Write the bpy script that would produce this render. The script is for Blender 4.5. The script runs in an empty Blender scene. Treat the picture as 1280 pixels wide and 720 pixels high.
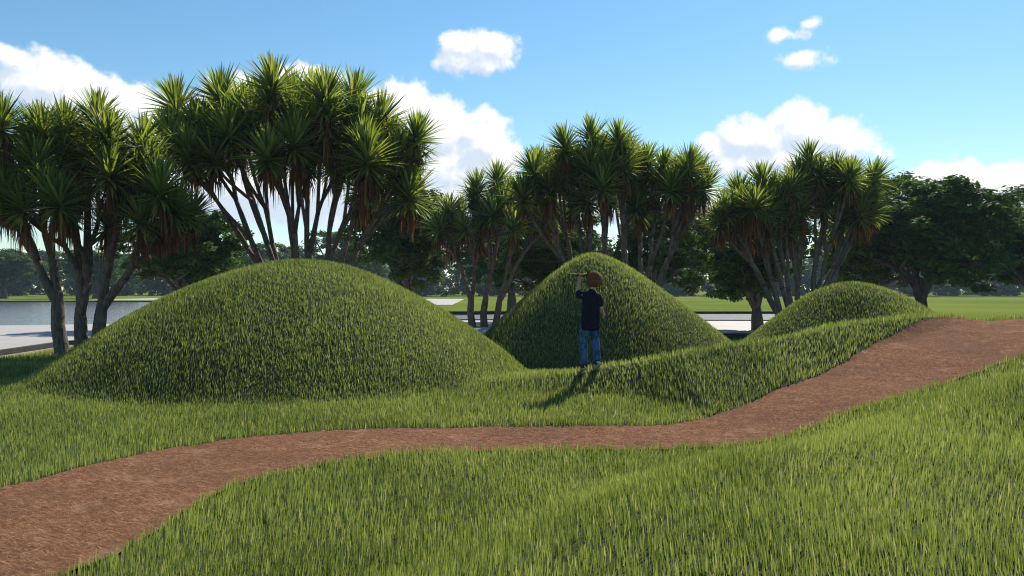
import bpy, math, random
import numpy as np
from mathutils import Vector, Matrix, Quaternion
R = math.radians
rng = np.random.default_rng(7)
random.seed(7)
scene = bpy.context.scene
COL = scene.collection

# ------------------------------------------------------------------ camera
EYE = 1.30
F = 995.0                                  # focal length in photo pixels (1280 wide)
cam = bpy.data.cameras.new('camera')
cam.sensor_width = 36.0
cam.lens = 36.0 * F / 1280.0
cam.clip_start, cam.clip_end = 0.05, 5000
cam_o = bpy.data.objects.new('camera', cam)
cam_o.location = (0, 0, EYE)
cam_o.rotation_euler = (R(90), 0, 0)
COL.objects.link(cam_o)
scene.camera = cam_o

# ------------------------------------------------------------------ sun and exposure
SUN_ELEV, SUN_AZ = R(40), R(27)            # azimuth to the right of straight ahead
sl = bpy.data.lights.new('sun', 'SUN')
sl.energy, sl.angle, sl.color = 5.0, R(0.6), (1.0, 0.94, 0.84)
so = bpy.data.objects.new('sun', sl)
COL.objects.link(so)
sdir = Vector((math.sin(SUN_AZ) * math.cos(SUN_ELEV), math.cos(SUN_AZ) * math.cos(SUN_ELEV), math.sin(SUN_ELEV)))
so.rotation_euler = sdir.to_track_quat('Z', 'Y').to_euler()
so.location = (20, 40, 60)
scene.view_settings.view_transform = 'Standard'
scene.view_settings.look = 'None'
scene.view_settings.exposure = 0.5
scene.view_settings.gamma = 1.0
scene.render.engine = 'CYCLES'
scene.cycles.max_bounces = 6
scene.cycles.diffuse_bounces = 3
scene.cycles.glossy_bounces = 2
scene.cycles.transmission_bounces = 4
scene.cycles.volume_bounces = 0
scene.cycles.use_denoising = True
scene.cycles.filter_width = 1.1
scene.cycles.sample_clamp_indirect = 4.0

# ------------------------------------------------------------------ node helper
class NB:
    def __init__(s, tree):
        s.t, s.n, s.l = tree, tree.nodes, tree.links
    def put(s, sock, v):
        if isinstance(v, bpy.types.NodeSocket): s.l.new(v, sock)
        elif v is not None: sock.default_value = v
    def m(s, op, a, b=None, c=None, clamp=False):
        n = s.n.new('ShaderNodeMath'); n.operation = op; n.use_clamp = clamp
        for i, v in enumerate((a, b, c)): s.put(n.inputs[i], v)
        return n.outputs[0]
    def v(s, op, a, b=None, c=None):
        n = s.n.new('ShaderNodeVectorMath'); n.operation = op
        for i, x in enumerate((a, b, c)): s.put(n.inputs[i], x)
        return n.outputs['Value'] if op in ('LENGTH', 'DOT_PRODUCT', 'DISTANCE') else n.outputs[0]
    def xyz(s, v):
        n = s.n.new('ShaderNodeSeparateXYZ'); s.l.new(v, n.inputs[0]); return n.outputs
    def com(s, x, y, z):
        n = s.n.new('ShaderNodeCombineXYZ')
        for i, v in enumerate((x, y, z)): s.put(n.inputs[i], v)
        return n.outputs[0]
    def smooth(s, v, lo, hi, a=0.0, b=1.0):
        n = s.n.new('ShaderNodeMapRange'); n.interpolation_type = 'SMOOTHSTEP'
        for i, x in enumerate((v, lo, hi, a, b)): s.put(n.inputs[i], x)
        return n.outputs[0]
    def lin(s, v, lo, hi, a=0.0, b=1.0):
        n = s.n.new('ShaderNodeMapRange')
        for i, x in enumerate((v, lo, hi, a, b)): s.put(n.inputs[i], x)
        return n.outputs[0]
    def noise(s, vec, scale, detail=4, rough=0.55, dist=0.0):
        n = s.n.new('ShaderNodeTexNoise')
        if vec is not None: s.l.new(vec, n.inputs['Vector'])
        n.inputs['Scale'].default_value = scale; n.inputs['Detail'].default_value = detail
        n.inputs['Roughness'].default_value = rough; n.inputs['Distortion'].default_value = dist
        return n.outputs[0]
    def voro(s, vec, scale, detail=2):
        n = s.n.new('ShaderNodeTexVoronoi'); n.feature = 'SMOOTH_F1'
        s.l.new(vec, n.inputs['Vector'])
        n.inputs['Scale'].default_value = scale; n.inputs['Detail'].default_value = detail
        n.inputs['Smoothness'].default_value = 0.35
        n.normalize = True
        return n.outputs['Distance']
    def mix(s, f, a, b, mode='MIX'):
        n = s.n.new('ShaderNodeMix'); n.data_type = 'RGBA'; n.blend_type = mode
        s.put(n.inputs[0], f)
        for i, v in ((6, a), (7, b)):
            if isinstance(v, tuple) and len(v) == 3: v = v + (1,)
            s.put(n.inputs[i], v)
        return n.outputs[2]

# ------------------------------------------------------------------ sky with cumulus clouds
def sky_pt(px, py):                         # direction of a cloud as azimuth / elevation (x1000 for handy numbers)
    x, z = (px - 640) / F, (360 - py) / F
    return math.atan(x) * 1000, math.atan2(z, math.hypot(1, x)) * 1000

CLOUDS = [  # cx, cy, rx, ry in photo px
 (12,74,24,14),(62,105,48,32),(95,118,46,34),(150,138,60,32),(230,170,95,45),(330,160,95,60),(385,96,40,14),
 (505,140,50,38),(545,165,48,45),(602,180,42,42),(620,200,32,32),(480,205,130,48),(330,235,330,40),
 (578,58,30,20),(612,60,32,21),(572,74,30,17),(604,74,36,17),
 (1003,75,26,10),(974,44,12,6),(1002,45,11,5),(1017,28,9,4),
 (893,185,26,19),(925,172,32,24),(962,172,45,26),(1000,162,38,32),(1045,176,38,26),(975,200,104,20),
 (1150,232,38,18),(1185,222,35,20),(1230,230,48,20),(1285,228,50,24),(1250,250,150,24),
 (1700,180,120,60),(1850,150,90,60),(-420,150,110,60),(-300,190,130,50),(700,262,500,22)]

def build_world():
    w = bpy.data.worlds.new('World'); scene.world = w; w.use_nodes = True
    t = w.node_tree; t.nodes.clear(); nb = NB(t)
    g = bpy.data.node_groups.new('cumulus', 'ShaderNodeTree')
    g.interface.new_socket('P', in_out='INPUT', socket_type='NodeSocketVector')
    g.interface.new_socket('D', in_out='OUTPUT', socket_type='NodeSocketFloat')
    gb = NB(g); gi = g.nodes.new('NodeGroupInput'); go = g.nodes.new('NodeGroupOutput')
    P = gi.outputs[0]
    acc = None
    for cx, cy, rx, ry in CLOUDS:
        a, e = sky_pt(cx, cy)
        k = 1000 / F
        d = gb.v('LENGTH', gb.v('MULTIPLY', gb.v('SUBTRACT', P, (a, e, 0)), (1 / (rx * k), 1 / (ry * k), 0)))
        val = gb.m('MULTIPLY_ADD', d, -min(ry, rx) ** 0.75 * 2.0, min(ry, rx) ** 0.75 * 2.0)
        acc = val if acc is None else gb.m('SMOOTH_MAX', acc, val, 4.0)
    bil = gb.voro(P, 0.034, 3)
    fb = gb.noise(P, 0.045, 7, 0.56)
    amp = gb.m('ADD', gb.m('MULTIPLY', gb.m('SUBTRACT', 0.42, bil), 15.0), gb.m('MULTIPLY', gb.m('SUBTRACT', fb, 0.5), 30.0))
    g.links.new(gb.m('ADD', acc, amp), go.inputs[0])
    tc = t.nodes.new('ShaderNodeTexCoord')
    dirn = nb.v('NORMALIZE', tc.outputs['Generated'])
    x, y, z = nb.xyz(dirn)
    az = nb.m('MULTIPLY', nb.m('ARCTAN2', x, y), 1000.0)
    el = nb.m('MULTIPLY', nb.m('ARCSINE', z), 1000.0)
    P = nb.com(az, el, 0.0)
    def dens(off):
        n = t.nodes.new('ShaderNodeGroup'); n.node_tree = g
        t.links.new(nb.v('ADD', P, off) if off else P, n.inputs[0]); return n.outputs[0]
    d0 = dens(None); d1 = dens((7.0, 13.0, 0.0))
    alpha = nb.smooth(d0, -3.0, 8.0)
    lit = nb.smooth(nb.m('SUBTRACT', d0, d1), -9.0, 11.0)
    core = nb.mix(lit, (0.50, 0.565, 0.66), (0.80, 0.80, 0.80))
    sky = t.nodes.new('ShaderNodeTexSky'); sky.sky_type = 'NISHITA'; sky.sun_disc = False
    sky.sun_elevation = SUN_ELEV; sky.sun_rotation = SUN_AZ
    sky.air_density, sky.dust_density, sky.ozone_density = 1.0, 0.1, 1.0
    STR = 0.09
    skyc = nb.mix(1.0, sky.outputs[0], nb.mix(nb.smooth(z, 0.02, 0.34), (0.85, 0.97, 1.0), (0.66, 0.97, 1.06)), 'MULTIPLY')
    cl = nb.v('SCALE', core); cl.node.inputs['Scale'].default_value = 1.0 / STR
    col = nb.mix(nb.m('MULTIPLY', alpha, 0.97), skyc, cl)
    bg = t.nodes.new('ShaderNodeBackground'); bg.inputs[1].default_value = STR
    t.links.new(col, bg.inputs[0])
    out = t.nodes.new('ShaderNodeOutputWorld'); t.links.new(bg.outputs[0], out.inputs[0])
    w.cycles.sampling_method = 'MANUAL'; w.cycles.sample_map_resolution = 512
build_world()

# ------------------------------------------------------------------ materials
def new_mat(name):
    m = bpy.data.materials.new(name); m.use_nodes = True
    t = m.node_tree; t.nodes.clear(); nb = NB(t)
    out = t.nodes.new('ShaderNodeOutputMaterial')
    return m, t, nb, out
def principled(t, nb, col, rough=0.8, spec=0.3, normal=None, metal=0.0):
    p = t.nodes.new('ShaderNodeBsdfPrincipled')
    if isinstance(col, tuple) and len(col) == 3: col = col + (1,)
    nb.put(p.inputs['Base Color'], col); nb.put(p.inputs['Roughness'], rough)
    p.inputs['Specular IOR Level'].default_value = spec; p.inputs['Metallic'].default_value = metal
    if normal is not None: t.links.new(normal, p.inputs['Normal'])
    return p.outputs[0]
def bump(t, nb, h, strength=0.5, dist=0.02):
    b = t.nodes.new('ShaderNodeBump'); b.inputs['Strength'].default_value = strength; b.inputs['Distance'].default_value = dist
    t.links.new(h, b.inputs['Height']); return b.outputs[0]
def pos(t):
    return t.nodes.new('ShaderNodeNewGeometry').outputs['Position']
def objco(t):
    return t.nodes.new('ShaderNodeTexCoord').outputs['Object']

def leaf_mat(name, c_lo, c_hi, c_dry, trans=0.35, rough=0.5, spec=0.25, dry=0.06, noise_scale=None, tcol=1.25):
    """Thin leaf: diffuse front, light shining through from behind; every leaf has its own tint."""
    m, t, nb, out = new_mat(name)
    a = t.nodes.new('ShaderNodeAttribute'); a.attribute_name = 'tint'
    r = t.nodes.new('ShaderNodeObjectInfo').outputs['Random']
    f = nb.m('FRACT', nb.m('ADD', a.outputs['Fac'], nb.m('MULTIPLY', r, 0.15)))
    if noise_scale:
        big = nb.noise(pos(t), noise_scale, 3)
        f2 = nb.m('ADD', nb.m('MULTIPLY', f, 0.6), nb.m('MULTIPLY', nb.smooth(big, 0.3, 0.7), 0.4))
    else: f2 = f
    col = nb.mix(f2, c_lo, c_hi)
    col = nb.mix(nb.m('GREATER_THAN', nb.m('FRACT', nb.m('MULTIPLY', a.outputs['Fac'], 37.0)), 1.0 - dry), col, c_dry)
    p = principled(t, nb, col, rough, spec)
    tr = t.nodes.new('ShaderNodeBsdfTranslucent')
    t.links.new(nb.mix(1.0, col, (tcol * 1.15, tcol * 1.1, tcol * 0.55), 'MULTIPLY'), tr.inputs[0])
    mx = t.nodes.new('ShaderNodeMixShader'); mx.inputs[0].default_value = trans
    t.links.new(p, mx.inputs[1]); t.links.new(tr.outputs[0], mx.inputs[2]); t.links.new(mx.outputs[0], out.inputs[0])
    return m

def bark_mat(name, a, b, scale=6):
    m, t, nb, out = new_mat(name)
    P = objco(t)
    n1 = nb.noise(nb.v('MULTIPLY', P, (1, 1, 0.35)), scale * 3, 6, 0.65)
    n2 = nb.noise(nb.v('MULTIPLY', P, (0.5, 0.5, 5.0)), scale, 4, 0.6, 0.4)
    n3 = nb.noise(P, 1.3, 3)
    c = nb.mix(nb.smooth(n1, 0.3, 0.7), a, b)
    c = nb.mix(nb.m('MULTIPLY', nb.smooth(n3, 0.45, 0.75), 0.5), c, (0.11, 0.115, 0.085))
    h = nb.m('ADD', n1, nb.m('MULTIPLY', n2, 0.8))
    t.links.new(principled(t, nb, c, 0.9, 0.15, bump(t, nb, h, 0.9, 0.03)), out.inputs[0])
    return m

def ground_mat():
    m, t, nb, out = new_mat('soil')
    P = pos(t)
    n = nb.noise(P, 4.0, 6); n2 = nb.noise(P, 40.0, 4)
    c = nb.mix(nb.smooth(n, 0.35, 0.65), (0.030, 0.040, 0.014), (0.045, 0.060, 0.018))
    c = nb.mix(nb.m('MULTIPLY', n2, 0.4), c, (0.06, 0.05, 0.025))
    t.links.new(principled(t, nb, c, 0.95, 0.1, bump(t, nb, n2, 0.8, 0.03)), out.inputs[0])
    return m
def lawn_mat():
    m, t, nb, out = new_mat('mown_grass')
    P = pos(t)
    n = nb.noise(P, 0.05, 5); n2 = nb.noise(P, 1.2, 5, 0.7); n3 = nb.noise(P, 14.0, 3, 0.7)
    c = nb.mix(nb.smooth(n, 0.35, 0.65), (0.125, 0.165, 0.030), (0.175, 0.205, 0.042))
    c = nb.mix(nb.m('MULTIPLY', nb.smooth(n2, 0.45, 0.75), 0.45), c, (0.075, 0.115, 0.026))
    c = nb.mix(nb.m('MULTIPLY', nb.smooth(n3, 0.5, 0.8), 0.3), c, (0.19, 0.20, 0.05))
    t.links.new(principled(t, nb, c, 1.0, 0.0, bump(t, nb, n3, 0.6, 0.04)), out.inputs[0])
    return m
def path_mat():
    m, t, nb, out = new_mat('bark_mulch')
    P = pos(t)
    big = nb.noise(P, 1.1, 4, 0.6)
    def chips(ang, off, sc):
        r = t.nodes.new('ShaderNodeVectorRotate'); r.inputs['Angle'].default_value = ang; t.links.new(nb.v('ADD', P, off), r.inputs['Vector'])
        r.rotation_type = 'Z_AXIS'
        return nb.noise(nb.v('MULTIPLY', r.outputs[0], (1.0, 0.22, 0.6)), sc, 5, 0.72, 0.9)
    a = chips(0.5, (0, 0, 0), 52); b = chips(2.0, (5, 3, 0), 46); c3 = chips(-0.9, (9, 1, 2), 64)
    h = nb.m('MAXIMUM', nb.m('MAXIMUM', a, b), c3)
    v = nb.smooth(h, 0.46, 0.74)
    c = nb.mix(v, (0.135, 0.060, 0.033), (0.40, 0.215, 0.125))
    c = nb.mix(nb.m('MULTIPLY', nb.smooth(big, 0.42, 0.7), 0.5), c, (0.13, 0.072, 0.046))
    c = nb.mix(nb.m('MULTIPLY', nb.smooth(nb.noise(P, 2.7, 5, 0.7), 0.54, 0.72), 0.4), c, (0.44, 0.27, 0.17))
    t.links.new(principled(t, nb, c, 1.0, 0.02, bump(t, nb, h, 0.9, 0.03)), out.inputs[0])
    return m
def pave_mat():
    m, t, nb, out = new_mat('pale_paving')
    P = pos(t)
    br = t.nodes.new('ShaderNodeTexBrick'); t.links.new(P, br.inputs['Vector'])
    br.inputs['Color1'].default_value = (0.37, 0.345, 0.325, 1); br.inputs['Color2'].default_value = (0.42, 0.39, 0.365, 1)
    br.inputs['Mortar'].default_value = (0.35, 0.33, 0.31, 1); br.inputs['Scale'].default_value = 1.0
    br.inputs['Brick Width'].default_value = 0.9; br.inputs['Row Height'].default_value = 0.6; br.inputs['Mortar Size'].default_value = 0.006
    n = nb.noise(P, 0.7, 6, 0.65)
    c = nb.mix(nb.m('MULTIPLY', nb.smooth(n, 0.4, 0.7), 0.35), br.outputs[0], (0.33, 0.31, 0.29))
    t.links.new(principled(t, nb, c, 0.75, 0.3), out.inputs[0])
    return m
def plain(name, col, rough=0.8, spec=0.3, var=0.25, scale=8.0, bumps=0.0):
    m, t, nb, out = new_mat(name)
    n = nb.noise(objco(t), scale, 5, 0.6)
    dark = tuple(x * (1 - var) for x in col); lite = tuple(min(1, x * (1 + var)) for x in col)
    nm = bump(t, nb, n, bumps, 0.01) if bumps else None
    t.links.new(principled(t, nb, nb.mix(nb.smooth(n, 0.3, 0.7), dark, lite), rough, spec, nm), out.inputs[0])
    return m
def water_mat():
    m, t, nb, out = new_mat('pond_water')
    P = pos(t)
    n = nb.noise(nb.v('MULTIPLY', P, (0.6, 1.6, 1)), 1.6, 5, 0.6)
    n2 = nb.noise(nb.v('MULTIPLY', P, (0.06, 0.4, 1)), 1.0, 3, 0.5)
    h = nb.m('ADD', n, nb.m('MULTIPLY', n2, 0.6))
    t.links.new(principled(t, nb, (0.11, 0.125, 0.14), 0.12, 0.5, bump(t, nb, h, 0.45, 0.06)), out.inputs[0])
    return m

MAT = dict(
    grass=leaf_mat('grass_blade', (0.060, 0.092, 0.024), (0.310, 0.370, 0.130), (0.40, 0.39, 0.22), 0.42, 0.55, 0.2, 0.05, 0.6),
    soil=ground_mat(), lawn=lawn_mat(), path=path_mat(), pave=pave_mat(), water=water_mat(),
    kerb=plain('dark_kerb_stone', (0.035, 0.034, 0.033), 0.7, 0.3, 0.3, 5), edge=plain('kerb_edging', (0.32, 0.31, 0.17), 0.8, 0.2, 0.2, 5),
    asphalt=plain('asphalt', (0.075, 0.078, 0.085), 0.8, 0.3, 0.2, 3),
    sword=leaf_mat('sword_leaf', (0.045, 0.085, 0.016), (0.28, 0.35, 0.075), (0.28, 0.27, 0.09), 0.5, 0.45, 0.25, 0.03),
    dead=leaf_mat('dead_leaf', (0.085, 0.036, 0.012), (0.19, 0.085, 0.028), (0.26, 0.15, 0.06), 0.2, 0.8, 0.1, 0.1),
    bark=bark_mat('grey_brown_bark', (0.085, 0.064, 0.050), (0.225, 0.18, 0.145)),
    bark2=bark_mat('dark_bark', (0.06, 0.048, 0.04), (0.15, 0.125, 0.105), 4),
    leaf=leaf_mat('broad_leaf', (0.024, 0.058, 0.012), (0.105, 0.190, 0.034), (0.10, 0.15, 0.03), 0.30, 0.7, 0.05, 0.05, 0.5),
    wood=leaf_mat('wood_leaf', (0.022, 0.052, 0.024), (0.075, 0.125, 0.045), (0.10, 0.14, 0.05), 0.25, 0.6, 0.1, 0.05, 0.1),
)

# ------------------------------------------------------------------ object helpers
def tag(o, label=None, cat=None, group=None, kind=None):
    for k, v in (('label', label), ('category', cat), ('group', group), ('kind', kind)):
        if v: o[k] = v
    return o
def link(o, parent=None):
    COL.objects.link(o)
    if parent is not None: o.parent = parent
    return o
def empty(name, loc, rz=0.0):
    o = bpy.data.objects.new(name, None); o.location = loc; o.rotation_euler = (0, 0, rz); o.empty_display_size = 0.2
    return link(o)
def quad_mesh(name, co, quads, mat, tint=None, smooth=False):
    """Fast mesh from numpy arrays: co (n,3), quads (m,4) or (m,3)."""
    me = bpy.data.meshes.new(name)
    n, (m, k) = len(co), quads.shape
    me.vertices.add(n); me.vertices.foreach_set('co', np.ascontiguousarray(co, np.float32).ravel())
    me.loops.add(m * k); me.loops.foreach_set('vertex_index', np.ascontiguousarray(quads, np.int32).ravel())
    me.polygons.add(m); me.polygons.foreach_set('loop_start', np.arange(0, m * k, k, dtype=np.int32))
    if smooth: me.polygons.foreach_set('use_smooth', np.ones(m, bool))
    me.update(calc_edges=True)
    if tint is not None:
        at = me.attributes.new('tint', 'FLOAT', 'POINT'); at.data.foreach_set('value', np.ascontiguousarray(tint, np.float32))
    me.materials.append(mat)
    return me
class MB:
    """Collects verts and faces for one mesh."""
    def __init__(s): s.v, s.f = [], []
    def tube(s, pts, rad, n=8, cap=True, up=None):
        pts = [Vector(p) for p in pts]; base = len(s.v); up = up or Vector((0.31, 0.95, 0.05))
        for i, p in enumerate(pts):
            d = (pts[min(i + 1, len(pts) - 1)] - pts[max(i - 1, 0)]).normalized()
            if abs(d.dot(up)) > 0.96: up = Vector((0.9, 0.1, 0.42))
            a = d.cross(up).normalized(); b = d.cross(a).normalized()
            r = rad[i]; rx, ry = (r if isinstance(r, tuple) else (r, r))
            for k in range(n):
                t = 2 * math.pi * k / n
                s.v.append(p + a * (math.cos(t) * rx) + b * (math.sin(t) * ry))
        for i in range(len(pts) - 1):
            for k in range(n):
                a0, a1 = base + i * n + k, base + i * n + (k + 1) % n
                s.f.append((a0, a1, a1 + n, a0 + n))
        if cap:
            s.f.append(tuple(base + k for k in range(n))[::-1]); e = base + (len(pts) - 1) * n
            s.f.append(tuple(e + k for k in range(n)))
        return s
    def ring(s, centre, rx, ry, z, n=16, rot=0.0):
        i0 = len(s.v)
        for k in range(n):
            t = 2 * math.pi * k / n
            s.v.append(Vector((centre[0] + math.cos(t) * rx, centre[1] + math.sin(t) * ry, z)))
        return i0
    def box(s, c, d, rz=0.0):
        b = len(s.v); M = Matrix.Rotation(rz, 3, 'Z')
        for sx in (-1, 1):
            for sy in (-1, 1):
                for sz in (-1, 1):
                    s.v.append(Vector(c) + M @ Vector((sx * d[0] / 2, sy * d[1] / 2, sz * d[2] / 2)))
        for q in ((0, 1, 3, 2), (4, 6, 7, 5), (0, 4, 5, 1), (2, 3, 7, 6), (0, 2, 6, 4), (1, 5, 7, 3)): s.f.append(tuple(b + i for i in q))
        return s
    def build(s, name, mat, parent=None, smooth=True):
        me = bpy.data.meshes.new(name); me.from_pydata([tuple(v) for v in s.v], [], s.f); me.update()
        if smooth: me.polygons.foreach_set('use_smooth', [True] * len(me.polygons))
        me.materials.append(mat)
        return link(bpy.data.objects.new(name, me), parent)

# ------------------------------------------------------------------ terrain
def W(px, py, d):                           # photo pixel at distance d -> world point
    return Vector(((px - 640) / F * d, d, EYE - (py - 360) / F * d))
def sstep(a, b, x):
    t = np.clip((x - a) / (b - a), 0, 1); return t * t * (3 - 2 * t)
CREST_X = [-6, -3, -0.2, 1.0, 1.9, 2.7, 3.5, 4.9, 6.2, 9, 14, 40]
CREST_Y = [11.2, 10.8, 10.0, 9.5, 8.8, 9.0, 9.55, 10.62, 11.35, 12.2, 13.2, 18]
HILLS = [  # cx, cy, rx left, rx right, ry, height, power, sharpness
    (-3.35, 12.5, 3.82, 3.66, 3.75, 1.745, 1.78, 1.08), (1.505, 14.6, 2.409, 2.75, 2.5, 1.94, 1.258, 1.05), (6.355, 14.9, 2.474, 2.809, 2.45, 1.391, 1.742, 1.445)]
def hill_q(k, x, y):
    cx, cy, rl, rr, ry, h, p, e = HILLS[k]
    return np.sqrt(((x - cx) / np.where(x < cx, rl, rr)) ** 2 + ((y - cy) / ry) ** 2)
def base_h(x, y):
    u = (x - 1.5) * 0.8 + (y - 7.0) * 0.6
    sp = np.log1p(np.exp(np.clip(u * 3.0, -40, 40))) / 3.0
    ramp = 0.128 * sp
    ramp = np.minimum(ramp, 0.86) - 0.05 * np.exp(-((ramp - 0.86) / 0.10) ** 2)
    tt = y - np.interp(x, CREST_X, CREST_Y)
    ramp = ramp * (1 - sstep(0.1, 2.6, tt))
    e = np.interp(x, [-1.4, -0.2, 1.0, 1.9, 2.7, 3.5, 4.9, 6.2, 7.0], [0, 0.06, 0.18, 0.37, 0.39, 0.345, 0.225, 0.10, 0.0])
    w = np.interp(x, [-0.2, 1.0, 1.9, 2.7, 3.5, 4.9, 6.2], [0.5, 0.62, 1.15, 0.85, 0.60, 0.40, 0.30])
    r = 1 + np.minimum(tt, 0) / w
    r = 0.5 * (r + np.sqrt(r * r + 0.01)) - 0.05 * np.clip(1 - r, 0, 1)                # soft toe
    r = np.clip(np.minimum(r, 1.0), 0, 1) * np.where(r < 0.06, np.clip(r / 0.06, 0, 1), 1)
    ridge = e * r * np.where(tt > 0, np.exp(-(np.maximum(tt, 0) / 0.5) ** 2), 1.0)
    und = 0.02 * np.sin(x * 0.9 + 1.0) * np.cos(y * 0.8) + 0.012 * np.sin(x * 2.3 + y * 1.7)
    und = und * (1 - sstep(15, 18, y)) * (1 - sstep(9, 11, np.abs(x)))
    v = (x - 0.05) * 0.82 - (y - 4.6) * 0.57                      # soft fold across the near slope
    ny = np.interp(x, [-4.6, -1.8, -0.25, 1.6, 2.0, 2.45, 3.42, 4.5, 5.4, 7.4, 9.3, 12.4], [1.4, 4.9, 6.3, 6.28, 6.4, 6.77, 7.39, 8.02, 8.4, 9.6, 10.15, 10.9])
    fold = 0.27 * sstep(-0.1, 1.0, v) * sstep(0.05, 1.5, ny - y)
    return ramp + ridge + und + fold
def height(x, y):
    x, y = np.asarray(x, float), np.asarray(y, float)
    z = base_h(x, y); top = np.zeros_like(z)
    for k, (cx, cy, rl, rr, ry, h, p, e) in enumerate(HILLS):
        q = hill_q(k, x, y)
        f = 1 - np.sqrt(q * q + 0.012) ** p + 0.012 ** (p / 2); f = np.where(f > 0, np.abs(f) ** e, f)
        f = np.log1p(np.exp(np.clip(f * 40, -40, 40))) / 40       # soft foot
        f = f - math.log1p(math.exp(-12.0)) / 40
        g = h * np.clip(f, 0, None) * (q < 1.6)
        top = 0.5 * (top + g + np.sqrt((top - g) ** 2 + 0.0016)) - 0.02
    return z + np.clip(top, 0, None)

# path edges in world plan: far side and near side
FAR = [(-6.6, 3.0), (-4.7, 4.2), (-3.2, 4.98), (-3.1, 5.71), (-2.86, 6.47), (-2.37, 6.95), (-1.73, 7.18), (-1.19, 7.38), (-0.52, 7.4), (0.07, 7.33), (0.73, 7.23), (1.23, 7.21), (1.5, 7.23), (1.73, 7.43), (2.28, 7.83), (3.11, 8.58), (3.98, 9.42), (4.78, 10.22), (5.6, 10.95), (6.15, 11.3), (7.2, 11.85), (9.0, 12.4), (12, 13.2)]
NEAR = [(-4.6, 1.4), (-3.1, 2.5), (-1.98, 3.39), (-1.91, 3.7), (-1.86, 4.16), (-1.89, 4.83), (-1.83, 5.34), (-1.4, 5.82), (-0.86, 6.13), (-0.25, 6.33), (0.38, 6.37), (1.01, 6.3), (1.58, 6.3), (2.01, 6.45), (2.45, 6.77), (2.93, 7.12), (3.43, 7.43), (4.58, 8.13), (5.54, 8.61), (7.4, 9.7), (9.3, 10.15), (12.4, 10.9)]
def smooth_line(pts, n=260):
    p = np.array(pts, float); L = np.concatenate([[0], np.cumsum(np.linalg.norm(np.diff(p, axis=0), axis=1))])
    q = np.linspace(0, L[-1], 1200); x, y = np.interp(q, L, p[:, 0]), np.interp(q, L, p[:, 1])
    w = 27; k = np.hanning(2 * w + 1); k /= k.sum()
    pad = lambda a: np.convolve(np.concatenate([2 * a[0] - a[w:0:-1], a, 2 * a[-1] - a[-2:-w - 2:-1]]), k, 'valid')
    i = np.linspace(0, 1199, n); return np.stack([np.interp(i, np.arange(1200), pad(x)), np.interp(i, np.arange(1200), pad(y))], 1)
PF, PN = smooth_line(FAR), smooth_line(NEAR)
PF = PF + 0.012 * np.sin(np.arange(260) * 0.83)[:, None]
PN = PN + 0.02 * np.sin(np.arange(260) * 1.27)[:, None]
POLY = np.vstack([PF, PN[::-1]])
def in_poly(x, y, poly):
    ins = np.zeros(x.shape, bool); n = len(poly)
    for i in range(n):
        x0, y0 = poly[i]; x1, y1 = poly[(i + 1) % n]
        if y0 == y1: continue
        c = ((y0 > y) != (y1 > y)) & (x < (x1 - x0) * (y - y0) / (y1 - y0) + x0)
        ins ^= c
    return ins

# pavement behind the mounds (plan)
PAVE = [(-60, 13.0), (-12.5, 13.6), (-9.75, 14.7), (-10.05, 17.6), (-9.2, 19.6), (-6, 20.4), (0, 20.6), (10, 20.8), (16, 21), (16, 29.6), (5, 30.2), (-3, 30.6), (-9, 29.5), (-17, 26.3), (-60, 25.6)]

def build_ground():
    def axis(lo, hi, step, far0, far1):
        a = np.arange(lo, hi + 1e-6, step)
        g = np.geomspace(1, 1 + far1 - hi, 26)[1:] - 1 + hi; l = lo - (np.geomspace(1, 1 + lo - far0, 26)[1:] - 1)
        return np.concatenate([l[::-1], a, g])
    xs = axis(-13, 14, 0.1, -420, 420); ys = axis(0.4, 19, 0.1, -40, 430)
    X, Y = np.meshgrid(xs, ys)
    Z = height(X, Y)
    Z = Z - 0.020 * in_poly(X, Y, POLY)
    co = np.stack([X, Y, Z], -1).reshape(-1, 3)
    ny, nx = X.shape
    idx = np.arange(nx * ny).reshape(ny, nx)
    quads = np.stack([idx[:-1, :-1], idx[:-1, 1:], idx[1:, 1:], idx[1:, :-1]], -1).reshape(-1, 4)
    ctr = co[quads].mean(1)
    own = np.full(len(quads), -1)
    for k in range(3): own[hill_q(k, ctr[:, 0], ctr[:, 1]) < 1.06] = k
    info = [(-1, 'ground', None, None),
            (0, 'hill', 'broad rounded grass mound, the largest and leftmost of the three', 'mound'),
            (1, 'hill', 'pointed conical grass mound right behind the walking boy', 'mound'),
            (2, 'hill', 'small low grass mound beside the top of the brown path', 'mound')]
    for k, nm, lab, cat in info:
        q = quads[own == k]; u, inv = np.unique(q, return_inverse=True)
        me = quad_mesh(nm, co[u], inv.reshape(-1, 4), MAT['soil'], smooth=True)
        o = link(bpy.data.objects.new(nm, me))
        tag(o, lab or 'dark soil ground under the long grass, running out to the horizon', cat or 'ground', 'grass mounds' if cat else None, 'structure')
build_ground()

def build_path():
    nl = 28; t = np.linspace(0, 1, nl)
    pf, pn = smooth_line(FAR, 420), smooth_line(NEAR, 420)
    g = pf[:, None, :] * (1 - t)[None, :, None] + pn[:, None, :] * t[None, :, None]
    z = height(g[..., 0], g[..., 1]) + 0.008
    z += 0.006 * np.sin(g[..., 0] * 7.1) * np.cos(g[..., 1] * 6.3) + 0.004 * rng.normal(size=z.shape)
    co = np.concatenate([g, z[..., None]], -1).reshape(-1, 3)
    idx = np.arange(420 * nl).reshape(420, nl)
    quads = np.stack([idx[:-1, :-1], idx[:-1, 1:], idx[1:, 1:], idx[1:, :-1]], -1).reshape(-1, 4)
    o = link(bpy.data.objects.new('path', quad_mesh('path', co, quads[:, ::-1], MAT['path'], smooth=True)))
    tag(o, 'winding reddish brown mulch path climbing to the right through the grass', 'path', None, 'structure')
build_path()

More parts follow.
